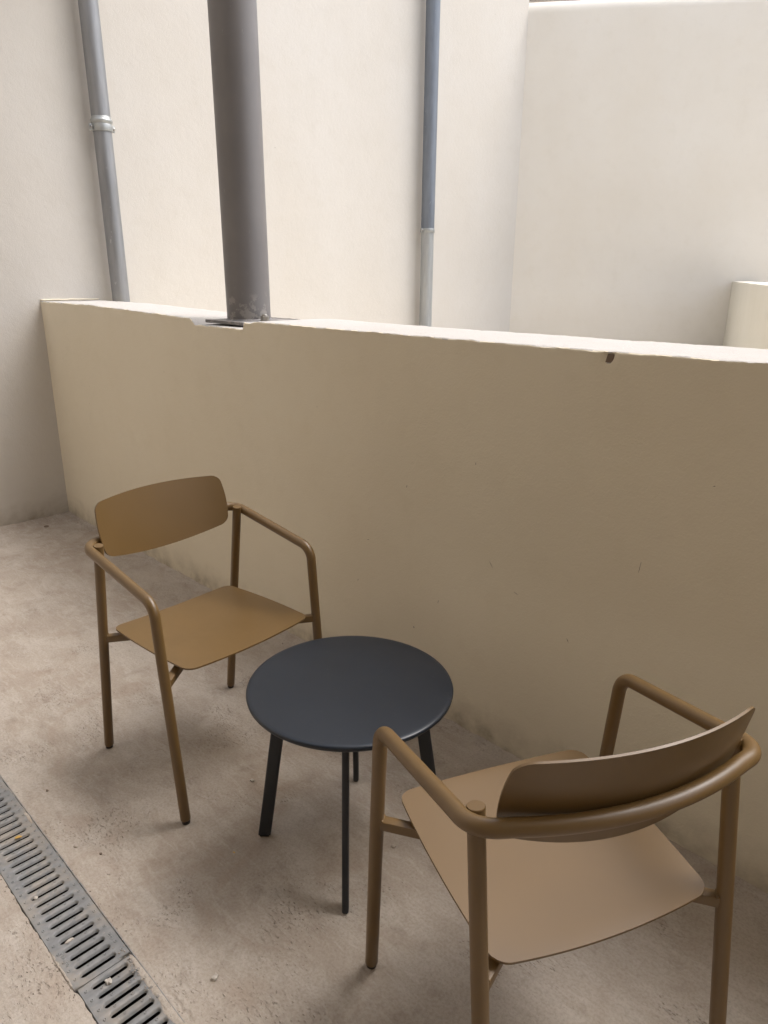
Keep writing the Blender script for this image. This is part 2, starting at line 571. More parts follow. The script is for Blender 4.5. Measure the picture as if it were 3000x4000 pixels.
# ------------------------------------------------------------------ parapet
PT = .33
prof_pts = [(-.05, 1.2025), (0.0, 1.2025), (.59, 1.2051), (1.10, 1.1946), (1.415, 1.1875), (1.50, 1.1850), (1.93, 1.1850), (1.98, 1.1925), (2.75, 1.1911), (3.07, 1.1923), (3.32, 1.1933), (3.44, 1.1947), (3.68, 1.1959), (8, 1.20)]
px, pz = zip(*prof_pts)
def ptop(x, y):
    z = float(np.interp(x, px, pz))
    z += .0016 * N(x * 9, y * 9, 2.2, 4) + .0010 * N(x * 45, y * 45, 6.1, 3)
    # hollow left in the render round the column's base plate
    xr = 1.895 + max(0, y - .03) * .25
    if y < .315:
        k = min(1, max(0, (x - 1.520) / .035)) * min(1, max(0, (xr - x) / .010))
        z -= k * (.0235 + .002 * N(x * 30, y * 30, 1))
    return z
def frange(a, b, s):
    n = max(1, int(round((b - a) / s)))
    return [a + (b - a) * i / n for i in range(n)]
xp = frange(0, 1.50, .012) + frange(1.50, 1.96, .005) + frange(1.96, 4.2, .010) + frange(4.2, 8, .1) + [8]
zf = [-.13, .0, .15, .4, .7, .95, 1.08]            # fixed heights of the front face
df = [.075, .055, .040, .028, .018, .010, .005]     # depths below the top edge
yt = [.001, .004, .009, .018, .03, .05, .08, .11, .14, .18, .22, .26, .29, .310, .322, .328]
bm = bmesh.new()
rows = []
for x in xp:
    r_ = []
    zt0 = ptop(x, .004)
    jit = .0045 * N(x * 22, .5, .5, 4) + .0015 * N(x * 120, 3.5, .5, 2)
    for z in zf:
        r_.append(bm.verts.new((x, .0018 * N(x * 1.7, z * 1.7, 0, 2), z)))
    for d_ in df:
        y = .0018 * N(x * 1.7, zt0 * 1.7, 0, 2) + jit * max(0, (1 - d_ / .03)) * .8
        if 3.338 < x < 3.359 and .004 < d_ < .022:
            y += .007
        r_.append(bm.verts.new((x, y, zt0 - d_)))
    for i, y in enumerate(yt):
        z = ptop(x, y)
        if i < 4: z += .0022 * N(x * 28, 9.5, .5, 4) * (1 - i / 4)
        if i == 0: z -= .0022
        if i == 1: z -= .0006
        if i >= len(yt) - 2: z -= .004 * (i - len(yt) + 3)
        r_.append(bm.verts.new((x, y + (jit if i < 3 else 0) + (.003 * N(x * 25, 8.1, 2) if i > 12 else 0), z)))
    for z in (1.12, .6, -.13):
        r_.append(bm.verts.new((x, PT, z)))
    rows.append(r_)
for a, b in zip(rows, rows[1:]):
    for k in range(len(a) - 1):
        bm.faces.new((a[k], b[k], b[k + 1], a[k + 1]))
par = empty('parapet_wall', (0, 0, 0), 0, 'chest high cream plastered parapet wall with rough white top edge behind the table', 'wall')
bm.normal_update()
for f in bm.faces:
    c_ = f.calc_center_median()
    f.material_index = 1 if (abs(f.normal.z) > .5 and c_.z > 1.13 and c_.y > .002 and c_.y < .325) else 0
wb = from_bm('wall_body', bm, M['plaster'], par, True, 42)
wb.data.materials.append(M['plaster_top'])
b = box_bm(3.3395, 3.3565, .0006, .014, 1.166, 1.1865, .0012, 1)
for v in b.verts:
    v.co.x += (1.184 - v.co.z) * -.25
from_bm('brown_plug', b, M['brown_fill'], par)
# plaster bead where the parapet top meets the side wall
b = bmesh.new()
tube(b, [(.004, y, 1.209 + .003 * N(y * 20, 1, 1)) for y in [i * .02 for i in range(17)]], .005, 8, 'flat', 'flat')
from_bm('plaster_bead', b, M['plaster'], par, True)

# ------------------------------------------------------------------ unseen terrace shell (slab overhead sized for the light, house wall toned for fill)
RZ = 3.3
ROOF_EDGE = .36
from_bm('ceiling_beam', box_bm(.003, 8.0, .03, .30, RZ + .002, RZ + .28, .01, 1), M['ceiling'])['kind'] = 'structure'
o = from_bm('ceiling', box_bm(2.3, 8.0, -3.6, ROOF_EDGE, RZ + .282, RZ + .55, .01, 1), M['ceiling'])
o['kind'] = 'structure'
hw = from_bm('house_wall', box_bm(.002, 8.25, -3.85, -3.602, -.3, 5.2), M['plaster_pale'])
tag(hw, 'cream house wall closing the terrace behind the drain', 'wall')
rwall = from_bm('terrace_end_wall', box_bm(8.002, 8.25, -3.598, .0, -.3, 5.2), M['plaster_pale'])
tag(rwall, 'cream wall closing the far right end of the terrace', 'wall')

# ------------------------------------------------------------------ column
CX, CY = 1.693, .165
PZ = 1.1815
column = empty('steel_column', (CX, CY, PZ), 0, 'thick dark grey round steel column bolted to the top of the parapet', 'column')
CR = .0855
b = bmesh.new()
tube(b, [(-.0085 * z, 0, z) for z in (0, .02, .2, .5, .9, 1.3, RZ - PZ - .012)], CR, 96, 'flat', 'flat')
from_bm('shaft', b, M['column'], column, True, 60)
b = bmesh.new()
lathe(b, [(CR - .002, .006), (CR + .004, .0015), (CR + .006, .0)], 64)
from_bm('weld_bead', b, M['column'], column, True)
b = box_bm(-.114, .143, -.130, .130, -.0125, -.0005, .0012, 1)
from_bm('base_plate', b, M['column'], column)
b = box_bm(-.130, .130, -.130, .130, RZ - PZ - .0115, RZ - PZ - .0005, .0012, 1)
from_bm('head_plate', b, M['column'], column)
bolt0 = None
for (bx, by) in ((.1180, -.010),):
    b = bmesh.new()
    lathe(b, [(0, 0), (.0190, 0), (.0190, .0025), (0, .0025)], 32)
    wsh = from_bm('washer', b, M['steel'], column, True, 40, (bx, by, 0))
    b = bmesh.new()
    lathe(b, [(0, .0028), (.0158, .0028), (.0165, .004), (.0165, .0165), (.0150, .0185), (0, .0185)], 6)
    from_bm('nut', b, M['steel'], column, False, None, (bx, by, 0))
    b = bmesh.new()
    lathe(b, [(0, .0185), (.0100, .0185), (.0100, .0225), (.0088, .0240), (0, .0240)], 20)
    from_bm('bolt_end', b, M['steel'], column, True, 40, (bx, by, 0))

# ------------------------------------------------------------------ downpipes
def downpipe(y, rad, zc, mat_top, mat_low, label, collar, off=.075, zbot=.1, zhi=5.15, tilt=0.0):
    p = empty('downpipe', (off, y, 0), 0, label, 'downpipe', 'grey metal downpipes on the side wall')
    b = bmesh.new()
    tube(b, [(0, 0, zc - .012), (0, 0, zc + .3), (0, 0, 2.9), (0, 0, zhi)], rad, 48, 'flat', 'flat')
    from_bm('upper_pipe', b, mat_top, p, True, 60)
    b = bmesh.new()
    r2 = rad * .965
    tube(b, [(0, 0, zbot), (0, 0, .4), (0, 0, zc - .1), (0, 0, zc - .004)], r2, 48, 'flat', 'flat')
    from_bm('lower_pipe', b, mat_low, p, True, 60)
    if collar:   # rolled socket bead and clamp band with two bolted ears
        b = bmesh.new()
        lathe(b, [(rad, .040), (rad + .002, .036), (rad + .002, .030), (rad + .0065, .026), (rad + .0085, .019), (rad + .0065, .012), (rad + .001, .007), (rad + .001, .003)], 48, (0, 0, zc))
        from_bm('socket_bead', b, M['zinc_bright'], p, True)
        z0, z1 = zc - .031, zc + .004
    else:
        z0, z1 = zc - .014, zc + .016
    b = bmesh.new()
    lathe(b, [(rad - .002, z0), (rad + .0035, z0), (rad + .0045, z0 + .002), (rad + .0045, z1 - .002), (rad + .0035, z1), (rad - .002, z1)], 48)
    cl = from_bm('clamp_band', b, M['zinc_bright'], p, True, 50)
    zc2 = (z0 + z1) / 2
    ea = YAW if collar else YAW
    for sgn in (1, -1):
        # ears stick out along the wall-to-camera diagonal's normal
        d_ = Vector((0, 1, 0)) * sgn
        b = box_bm(-.0035, .0035, min(0, 0), .021, -.0165, .0165, .003, 2)
        for v in b.verts:
            v.co.y = (v.co.y + rad) * sgn
            v.co.z += zc2
        e = from_bm('clamp_ear', b, M['zinc_bright'], p, True, 40)
        for face in (1,):
            b = bmesh.new()
            lathe(b, [(0, .004), (.0055, .004), (.0085, .0075), (.0065, .0115), (0, .0125)], 16)
            for v in b.verts:
                v.co = Vector((v.co.z, v.co.x + (rad + .012) * sgn, v.co.y + zc2))
            from_bm('screw', b, M['steel'], p, True)
    p.rotation_euler = (tilt, 0, 0)
    b = bmesh.new()
    tube(b, [(-off + .001, 0, zc2), (-rad, 0, zc2)], .006, 12, 'flat', 'flat')
    from_bm('wall_stem', b, M['zinc_bright'], p, True)
    return p
dp = downpipe(.4325, .0490, 2.095, M['zinc'], M['zinc'], 'mottled light grey metal downpipe nearest the corner, with a bolted clamp ring', True, tilt=.0098)
dp2 = downpipe(3.028, .0525, 1.685, M['zinc_dark'], M['zinc_pale'], 'blue grey metal downpipe behind the column, lower length paler than the upper', False)

# ------------------------------------------------------------------ chairs
TR = .0132
def chair_proto():
    ch = empty('armchair', (0, 0, 0), 0)
    mat = M['bronze']
    ya, za, sag = .2438, .6666, .0513
    XS = -.354
    def back_arc(y):
        return XS - sag * (1 - (y / ya) ** 2)
    # arm rail: from the front bend over the arm, round the back, to the other front bend
    FA = {s: Vector((-.0284, s * .2539, .6064)) for s in (1, -1)}
    FF = {s: Vector((.0222, s * .2515, 0.0)) for s in (1, -1)}
    # arm corner point a bit behind rear-leg top
    arc = [Vector((back_arc(y), y, za)) for y in [ya * .78 * math.sin(R(a)) for a in range(-90, 91, 6)]]
    cor = {s: Vector((back_arc(s * ya * .985) - .004, s * ya * 1.01, za)) for s in (1, -1)}
    def leg_point(s, z):
        k = z / FA[s].z
        return FF[s].lerp(FA[s], k)
    pts_l = fillet([leg_point(1, .50), FA[1], cor[1], arc[-1]], [.045, .050], 14)
    pts_r = fillet([leg_point(-1, .50), FA[-1], cor[-1], arc[0]], [.045, .050], 14)
    path = pts_l[:-1] + list(reversed(arc)) + list(reversed(pts_r))[1:]
    b = bmesh.new()
    tube(b, path, TR, 28)
    from_bm('arm_rail', b, mat, ch, True)
    for s in (1, -1):
        b = bmesh.new()
        tube(b, [leg_point(s, .014), leg_point(s, .1), leg_point(s, .3), leg_point(s, .50)], TR, 28, 'round')
        lg = from_bm('leg', b, mat, ch, True, 50)
        b = bmesh.new()
        lathe(b, [(0, .0), (.0085, .0), (.0105, .002), (.0108, .010), (0, .010)], 24, (FF[s].x, FF[s].y, 0))
        from_bm('foot_glide', b, M['glide'], lg, True, 50)
    RF = {s: Vector((-.4189, s * .2241, 0)) for s in (1, -1)}
    RT = {s: Vector((-.3253, s * .2258, .6730)) for s in (1, -1)}
    for s in (1, -1):
        d_ = (RT[s] - RF[s])
        p = [RF[s] + d_ * k for k in (.021, .2, .5, .8, .996)]
        b = bmesh.new()
        tube(b, p, TR, 28, 'round')
        # flat cap with tiny chamfer
        n_ = d_.normalized()
        tube(b, [RT[s] - n_ * .0035, RT[s] - n_ * .0012], TR, 28)
        tube_top = bmesh.ops.create_circle(b, cap_ends=True, radius=TR * .93, segments=28, matrix=Matrix.Translation(RT[s]) @ n_.to_track_quat('Z', 'Y').to_matrix().to_4x4())
        lg = from_bm('leg', b, mat, ch, True, 50)
        # chamfer ring of the cap
        b = bmesh.new()
        q = n_.to_track_quat('Z', 'Y').to_matrix().to_4x4()
        lathe(b, [(TR, -.0022), (TR * .93, 0), (0, 0.0002)], 28)
        bmesh.ops.transform(b, matrix=Matrix.Translation(RT[s]) @ q, verts=b.verts)
        from_bm('end_cap', b, mat, lg, True, 50)
        b = bmesh.new()
        lathe(b, [(0, .0), (.0085, .0), (.0105, .002), (.0108, .012), (0, .012)], 24, (RF[s].x + .001, RF[s].y, 0))
        from_bm('foot_glide', b, M['glide'], lg, True, 50)
    # ---- thin sheet panels from a rounded outline
    def sheet(name, outline, surf, thick, nrm_axis, n_u=26, n_v=18):
        """outline(u,v) in [-1,1]^2 -> (a,b); surf(a,b)->Vector"""
        b = bmesh.new()
        top, bot = [], []
        def P(i, j):
            return surf(*outline(-1 + 2 * i / n_u, -1 + 2 * j / n_v))
        grid = [[P(i, j) for i in range(n_u + 1)] for j in range(n_v + 1)]
        nr = [[None] * (n_u + 1) for _ in range(n_v + 1)]
        for j in range(n_v + 1):
            for i in range(n_u + 1):
                a, c = grid[j][max(i - 1, 0)], grid[j][min(i + 1, n_u)]
                d0, e0 = grid[max(j - 1, 0)][i], grid[min(j + 1, n_v)][i]
                n_ = (c - a).cross(e0 - d0)
                if n_.length < 1e-9:
                    n_ = Vector(nrm_axis)
                n_.normalize()
                if n_.dot(Vector(nrm_axis)) < 0:
                    n_ = -n_
                nr[j][i] = n_
        # constant reference normal at the rim keeps the outline clean
        T = [[b.verts.new(grid[j][i] + nr[j][i] * thick / 2) for i in range(n_u + 1)] for j in range(n_v + 1)]
        B = [[b.verts.new(grid[j][i] - nr[j][i] * thick / 2) for i in range(n_u + 1)] for j in range(n_v + 1)]
        for j in range(n_v):
            for i in range(n_u):
                b.faces.new((T[j][i], T[j][i + 1], T[j + 1][i + 1], T[j + 1][i]))
                b.faces.new((B[j][i], B[j + 1][i], B[j + 1][i + 1], B[j][i + 1]))
        rim = [(0, i) for i in range(n_u)] + [(j, n_u) for j in range(n_v)] + [(n_v, i) for i in range(n_u, 0, -1)] + [(j, 0) for j in range(n_v, 0, -1)]
        for k in range(len(rim)):
            (j0, i0), (j1, i1) = rim[k], rim[(k + 1) % len(rim)]
            b.faces.new((T[j0][i0], B[j0][i0], B[j1][i1], T[j1][i1]))
        return from_bm(name, b, mat, ch, True, 40)
    def squircle_clip(u, v, cu, cv):
        """push grid corners onto a rounded corner: cu, cv corner size in u, v"""
        au, av = abs(u), abs(v)
        # map the square onto a rounded rectangle
        m_ = max(au, av)
        if m_ < 1e-9:
            return u, v
        # boundary point in this direction
        bu, bv = u / m_, v / m_
        eu, ev = abs(bu) - (1 - cu), abs(bv) - (1 - cv)
        if eu > 0 and ev > 0:
            x_, y_ = eu / cu, ev / cv
            mm = max(x_, y_)
            # square (0..1)^2 corner -> quarter disc
            rx, ry = x_ * math.sqrt(1 - y_ * y_ / 2), y_ * math.sqrt(1 - x_ * x_ / 2)
            f = 1.0
            bu2 = math.copysign(1 - cu + cu * rx * f, bu)
            bv2 = math.copysign(1 - cv + cv * ry * f, bv)
            w_ = m_ ** 6
            return (bu * (1 - w_) + bu2 * w_) * m_, (bv * (1 - w_) + bv2 * w_) * m_
        return u, v
    # seat
    def seat_out(u, v):
        u, v = squircle_clip(u, v, .13, .13)
        # u: -1 rear .. 1 front ; v: side
        half = .1969 + (.2011 - .1969) * (u + 1) / 2 + .008 * (1 - u * u)
        x_ = -.3600 + (.0141 + .3600) * (u + 1) / 2
        x_ += (.010 * (1 - v * v)) * (1 if u > 0 else -1) * abs(u)
        return x_, v * half
    def seat_surf(a, b_):
        k = (a + .3549) / (.369)
        z = .4075 + (.4187 - .4075) * k
        z += .0025 - .012 * (1 - (b_ / .2) ** 2) * (.35 + .65 * math.sin(max(0, min(1, 1 - k)) * math.pi * .75))
        return Vector((a, b_, z))
    sheet('seat', seat_out, seat_surf, .0042, (0, 0, 1), 34, 34)
    # backrest
    def back_out(u, v):
        u, v = squircle_clip(u, v, .10, .26)
        zt, zb = .7698 + .0052 * (1 - u * u), .6282 - .0300 * (1 - u * u)
        z = zb + (zt - zb) * (v + 1) / 2
        half = .1985 + .0085 * (1 - v * v)
        return u * half, z
    def back_surf(y, z):
        return Vector((-.3890 + 1.02 * y * y - .2545 * (z - za), y, z))
    sheet('backrest', back_out, back_surf, .0040, (1, 0, 0), 40, 24)
    # crossing braces under the seat, square tube with slightly eased edges
    def bar(p, q, w, h, name, bev=.0025):
        p, q = Vector(p), Vector(q)
        d_ = (q - p)
        ln = d_.length
        b = box_bm(-w / 2, w / 2, 0, ln, -h / 2, h / 2, bev, 2)
        d_.normalize()
        side = d_.cross(Vector((0, 0, 1))).normalized()
        upv = side.cross(d_)
        mt = Matrix((side, d_, upv)).transposed().to_4x4()
        mt.translation = p
        bmesh.ops.transform(b, matrix=mt, verts=b.verts)
        return from_bm(name, b, mat, ch, True, 40)
    def rear_pt(s, z):
        k = z / .6730
        return RF[s].lerp(RT[s], k)
    zb = .392
    fr = {s: leg_point(s, zb) for s in (1, -1)}
    rr_ = {s: rear_pt(s, zb - .008) for s in (1, -1)}
    bar(fr[1] + (rr_[-1] - fr[1]).normalized() * .008, rr_[-1] + (fr[1] - rr_[-1]).normalized() * .008, .020, .020, 'cross_brace')
    # the second brace is made of two halves butted to the first
    a_, c_ = fr[-1], rr_[1]
    mid = (a_ + c_) / 2
    dd = (c_ - a_).normalized()
    bar(a_ + dd * .008, mid - dd * .0106, .020, .020, 'cross_brace')
    bar(mid + dd * .0106, c_ - dd * .008, .020, .020, 'cross_brace')
    # weld beads where braces meet legs
    for p, q in ((fr[1], rr_[-1]), (fr[-1], rr_[1]), (rr_[1], fr[-1]), (rr_[-1], fr[1])):
        d_ = (q - p).normalized()
        side = d_.cross(Vector((0, 0, 1))).normalized()
        b = bmesh.new()
        pts = []
        for k in range(9):
            tt = -1 + 2 * k / 8
            pts.append(p + d_ * (TR - .0005 + .0012 * abs(tt) ** 2 * -1) + side * (.0100 * tt) + Vector((0, 0, .0098)))
        tube(b, pts, .0026, 8, 'flat', 'flat')
        for v in b.verts:
            v.co += Vector((N(v.co.x * 300, v.co.y * 300), N(v.co.y * 300, v.co.z * 300), N(v.co.z * 300, v.co.x * 300))) * .0006
        from_bm('weld_bead', b, mat, ch, True)
    return ch

def copy_tree(o, parent=None):
    c = o.copy()
    col.objects.link(c)
    c.parent = parent
    for ch in list(o.children):
        copy_tree(ch, c)
    return c

chA = chair_proto()
chB = copy_tree(chA)
chA.location = (2.6955, -.5815, 0)
chA.rotation_euler = (0, 0, R(3.487))
tag(chA, 'ochre brown metal armchair facing us, standing left of the round table', 'chair', 'matching brown metal armchairs')
chB.location = (3.4878, -.5528, 0)
chB.rotation_euler = (0, 0, R(155.437))
tag(chB, 'ochre brown metal armchair seen from behind, in the right foreground', 'chair', 'matching brown metal armchairs')

# ------------------------------------------------------------------ table
TX, TY, TRAD, THH = 3.0704, -.5594, .2412, .4443
tb = empty('round_table', (TX, TY, 0), 0, 'low round slate grey metal table between the two chairs', 'table')
b = bmesh.new()
tt = .0135
prof = [(0, THH - .0006), (.08, THH - .0005), (.18, THH - .0001), (TRAD - .012, THH), (TRAD - .0040, THH - .0004), (TRAD - .0012, THH - .0020), (TRAD, THH - .0050), (TRAD - .0010, THH - .0100), (TRAD - .0045, THH - tt), (TRAD - .012, THH - tt), (.1, THH - tt), (0, THH - tt)]
lathe(b, prof, 160)
from_bm('tabletop', b, M['slate'], tb, True, 60)
PHI = R(43.97)
for k in range(4):
    a = PHI + k * math.pi / 2
    rad_, tan_ = Vector((math.cos(a), math.sin(a), 0)), Vector((-math.sin(a), math.cos(a), 0))
    b = bmesh.new()
    rings = []
    w2, t2 = .0160, .0078
    for z, r_ in ((.0045, .2205), (.006, .2203), (.1, .2061), (.25, .1845), (THH - tt + .0005, .1583)):
        ring = []
        c_ = rad_ * r_
        e_ = .0045 if z < .005 else .0
        for q in range(16):   # stadium section
            th = 2 * math.pi * q / 16
            cx_, sx_ = math.cos(th), math.sin(th)
            u_ = math.copysign(abs(cx_) ** .45, cx_) * (w2 - e_ * .5)
            v_ = math.copysign(abs(sx_) ** .45, sx_) * (t2 - e_ * .5)
            ring.append(b.verts.new(c_ + rad_ * u_ + tan_ * v_ + Vector((0, 0, z))))
        rings.append(ring)
    for r0, r1 in zip(rings, rings[1:]):
        for q in range(16):
            b.faces.new((r0[q], r0[(q + 1) % 16], r1[(q + 1) % 16], r1[q]))
    b.faces.new(rings[0]); b.faces.new(rings[-1])
    lg = from_bm('leg', b, M['legblack'], tb, True, 50)
    b = box_bm(-.012, .012, -.005, .005, 0, .005, .001, 1)
    bmesh.ops.transform(b, matrix=Matrix.Translation(rad_ * .2208) @ Matrix.Rotation(a, 4, 'Z'), verts=b.verts)
    from_bm('foot_glide', b, M['glide'], lg)
# cross frame below the top
for k in range(2):
    a = PHI + k * math.pi / 2
    if k == 0:
        segs = [(-.150, .150)]
    else:
        segs = [(-.150, -.0082), (.0082, .150)]
    for s0, s1 in segs:
        b = box_bm(s0, s1, -.0075, .0075, THH - tt - .0185, THH - tt - .0005, .001, 1)
        bmesh.ops.transform(b, matrix=Matrix.Rotation(a, 4, 'Z'), verts=b.verts)
        from_bm('under_rail', b, M['legblack'], tb)

# ------------------------------------------------------------------ drain
drain = empty('floor_drain', (0, 0, 0), 0, 'long slotted galvanised drain grate set flush in the floor at lower left', 'drain')
def slot_section(name, cells, pitch, x_start, x_end, y0, y1, s0, s1, z_off, label=None):
    """plate from x_start..x_end, slots centred on cells, slot from s0..s1 along y"""
    b = bmesh.new()
    WT, WM, WB = .0080, .0062, .0040        # half widths: lip, mid, throat
    nq = 7
    def stadium(hw, ex):
        pts = []
        # right side going up (+y), end cap, left side down, end cap
        ylo, yhi = s0 + WT - 0 , s1 - WT
        for i in range(9):
            pts.append((hw, ylo + (yhi - ylo) * i / 8))
        for i in range(1, nq):
            a = math.pi * i / nq
            pts.append((hw * math.cos(a), yhi + (WT - ex) * math.sin(a)))
        for i in range(9):
            pts.append((-hw, yhi - (yhi - ylo) * i / 8))
        for i in range(1, nq):
            a = math.pi * i / nq
            pts.append((-hw * math.cos(a), ylo - (WT - ex) * math.sin(a)))
        return pts
    top = stadium(WT, 0)
    ylo, yhi = s0 + WT, s1 - WT
    hp = pitch / 2
    def outer(p):
        x, y = p
        if ylo - 1e-9 <= y <= yhi + 1e-9:
            return (math.copysign(hp, x), y)
        cy = yhi if y > yhi else ylo
        dx, dy = x, y - cy
        ymax = (y1 - cy) if y > yhi else (y0 - cy)
        k = min(hp / abs(dx) if abs(dx) > 1e-9 else 1e9, ymax / dy)
        return (dx * k, cy + dy * k)
    def zed(x, y):
        return z_off + .0006 * noise.noise(Vector((x * 6, y * 9, 1)))
    for xc in cells:
        dx = random.uniform(-.0002, .0002)
        wf = 1.0
        rings = []
        o_ = [outer(p) for p in top]
        for base_, cy_, ym_, sg_ in ((9, yhi, y1, 1), (9 + 6 + 9, ylo, y0, -1)):
            ring_ = [(hp, (cy_ + ym_) / 2), (hp, ym_), (hp / 3, ym_), (-hp / 3, ym_), (-hp, ym_), (-hp, (cy_ + ym_) / 2)]
            if sg_ < 0:
                ring_ = [(-q[0], q[1]) for q in ring_]
            for q_ in range(6):
                o_[base_ + q_] = ring_[q_]
        rings.append([b.verts.new((xc + p[0], p[1], zed(xc + p[0], p[1]))) for p in o_])
        for hw, ex, z in ((WT + .0014, -.0012, 0), (WT, 0, -.0006), (WM, .0012, -.0026), (WB + .0008, .0022, -.0052), (WB, .0026, -.0066)):
            pts = stadium(hw, ex)
            rings.append([b.verts.new((xc + dx + p[0], p[1], zed(xc + p[0], p[1]) + z)) for p in pts])
        n_ = len(top)
        for r0, r1 in zip(rings, rings[1:]):
            for i in range(n_):
                b.faces.new((r0[i], r0[(i + 1) % n_], r1[(i + 1) % n_], r1[i]))
    # end plates
    xmin, xmax = min(cells) - hp, max(cells) + hp
    for xa, xb in ((x_start, xmin), (xmax, x_end)):
        if xb - xa > 1e-4:
            ys = [y0, ylo, yhi, y1]
            vs0 = [b.verts.new((xa, y, zed(xa, y))) for y in ys]
            vs1 = [b.verts.new((xb, y, zed(xb, y))) for y in ys]
            for i in range(3):
                b.faces.new((vs0[i], vs1[i], vs1[i + 1], vs0[i + 1]))
    # turned-down outer edges
    for y, s in ((y0, -1), (y1, 1)):
        n_ = 40
        prev = None
        for i in range(n_ + 1):
            x = x_start + (x_end - x_start) * i / n_
            cur = (b.verts.new((x, y, zed(x, y))), b.verts.new((x, y + s * .0012, zed(x, y) - .0015)), b.verts.new((x, y + s * .0012, z_off - .02)))
            if prev:
                b.faces.new((prev[0], cur[0], cur[1], prev[1]))
                b.faces.new((prev[1], cur[1], cur[2], prev[2]))
            prev = cur
    for x, s in ((x_start, -1), (x_end, 1)):
        p4 = [b.verts.new((x, y0, z_off - .0003)), b.verts.new((x, y1, z_off - .0003)), b.verts.new((x, y1, z_off - .02)), b.verts.new((x, y0, z_off - .02))]
        b.faces.new(p4)
    bmesh.ops.remove_doubles(b, verts=b.verts, dist=.00004)
    o = from_bm(name, b, M['galv'], drain, True, 35)
    return o
P1, P2 = .02646, .0272
cells1 = [2.9666 - P1 * k for k in range(56)]
cells2 = [3.0062 + P2 * k for k in range(37)]
slot_section('grate_section', cells1, P1, 1.48, 2.9894, -1.2305, -1.1125, -1.2100, -1.1335, .0012)
slot_section('grate_section', cells2, P2, 2.9900, 4.02, -1.2250, -1.1120, -1.2045, -1.1265, -.0002)

# anti-slip dimples: small raised rings with a hole
b = bmesh.new()
def dimple(x, y, z):
    lathe(b, [(.0036, 0), (.0027, .0013), (.0021, .0014), (.0017, -.0002), (0, -.0003)], 10, (x, y, z))
for cells, p, yy, z in ((cells1, P1, (-1.2205, -1.190, -1.154, -1.1215), .0014), (cells2, P2, (-1.2140, -1.184, -1.147, -1.1185), .0000)):
    for i, xc in enumerate(cells):
        if xc < 1.6 or xc > 3.6:
            continue
        xm = xc + p / 2
        for j, y in enumerate(yy):
            if (j in (0, 3)):
                dimple(xc + random.uniform(-.001, .001), y + random.uniform(-.001, .001), z + .0003)
            elif abs(xm - 2.98) > .012:
                dimple(xm, y + random.uniform(-.001, .001) + (.004 if i % 2 else -.004), z + .0003)
o = from_bm('raised_dimples', b, M['galv'], drain, True)
o['kind'] = 'stuff'
# steel edge frame
b = box_bm(1.4, 4.1, -1.1100, -1.1078, -.03, .0012, .0004, 1)
for v in b.verts:
    pass
from_bm('edge_frame', b, M['galv'], drain)

def text(body, size, loc, rz, mat, parent, name):
    cu = bpy.data.curves.new(name, 'FONT')
    cu.body = body
    cu.size = size
    cu.extrude = .0005
    cu.space_character = 1.25
    to = bpy.data.objects.new(name, cu)
    col.objects.link(to)
    bpy.context.view_layer.update()
    me = bpy.data.meshes.new_from_object(to.evaluated_get(bpy.context.evaluated_depsgraph_get()))
    bpy.data.objects.remove(to)
    o = bpy.data.objects.new(name, me)
    me.materials.clear()
    me.materials.append(mat)
    col.objects.link(o)
    o.parent = parent
    o.location = loc
    o.rotation_euler = (0, 0, rz)
    return o
text('EN 1433', .0095, (2.928, -1.2135, .0018), math.pi, M['zinc_bright'], drain, 'embossed_text')
text('CC5', .0085, (2.912, -1.1270, .0018), 0, M['zinc_bright'], drain, 'embossed_text')

# ------------------------------------------------------------------ debris
def chunk(name, x, y, size, label, cat, mat, z=None, flat=.5, seed=0, rz=0.0, group=None):
    b = bmesh.new()
    bmesh.ops.create_icosphere(b, subdivisions=2, radius=1)
    for v in b.verts:
        d_ = v.co.normalized()
        k = .75 + .55 * noise.noise(d_ * 1.7 + Vector((seed * 3.1, seed, 2)))
        v.co = d_ * k
        v.co.z = max(-.35, min(.45, v.co.z))
        v.co = Vector((v.co.x * size[0] / 2, v.co.y * size[1] / 2, v.co.z * size[0] * flat))
    mz = min(v.co.z for v in b.verts)
    for v in b.verts:
        v.co.z -= mz
    z0 = floor_h(x, y) - .0008 if z is None else z
    o = from_bm(name, b, mat, None, False)
    o.location = (x, y, z0)
    o.rotation_euler = (0, 0, rz)
    tag(o, label, cat, group)
    return o
chunk('concrete_chip', 2.720, -.615, (.017, .012), 'pale broken chip on the floor between the left chair and the table', 'chip', M['crumb'], seed=1, rz=.4)
chunk('concrete_chip', 3.161, -1.017, (.022, .015), 'wedge shaped pale chip at the bottom edge, right of the drain', 'chip', M['crumb'], seed=2, rz=1.9, flat=.45)
chunk('concrete_chip', 2.615, -1.070, (.014, .009), 'small grey chip just right of the drain, left of the left chair front leg', 'chip', M['chip'], seed=3, rz=.2)
chunk('concrete_chip', 2.753, -1.049, (.012, .009), 'flat square grey chip halfway along the floor beside the drain', 'chip', M['chip'], seed=4, rz=.8, flat=.3)
chunk('brown_chip', 2.680, -1.035, (.009, .008), 'tiny brown chip on the floor near the drain', 'chip', M['brown_fill'], seed=5)
chunk('concrete_chip', 2.360, -1.040, (.011, .008), 'small dark chip on the shaded floor left of the left chair', 'chip', M['brown_fill'], seed=6)
chunk('concrete_chip', 3.169, -.508, (.016, .012), 'rough grey crumb on the floor beside the front leg of the right chair', 'chip', M['chip'], seed=8)
chunk('dry_leaf', 2.905, -.80, (.010, .006), 'tiny orange brown leaf scrap on the floor in front of the table', 'leaf', M['yellow'], seed=9, flat=.2)
chunk('yellow_leaf', 2.4841, -1.1600, (.020, .011), 'yellow leaf scrap caught in a slot of the drain grate', 'leaf', M['yellow'], z=.0018, seed=10, flat=.18, rz=1.2)
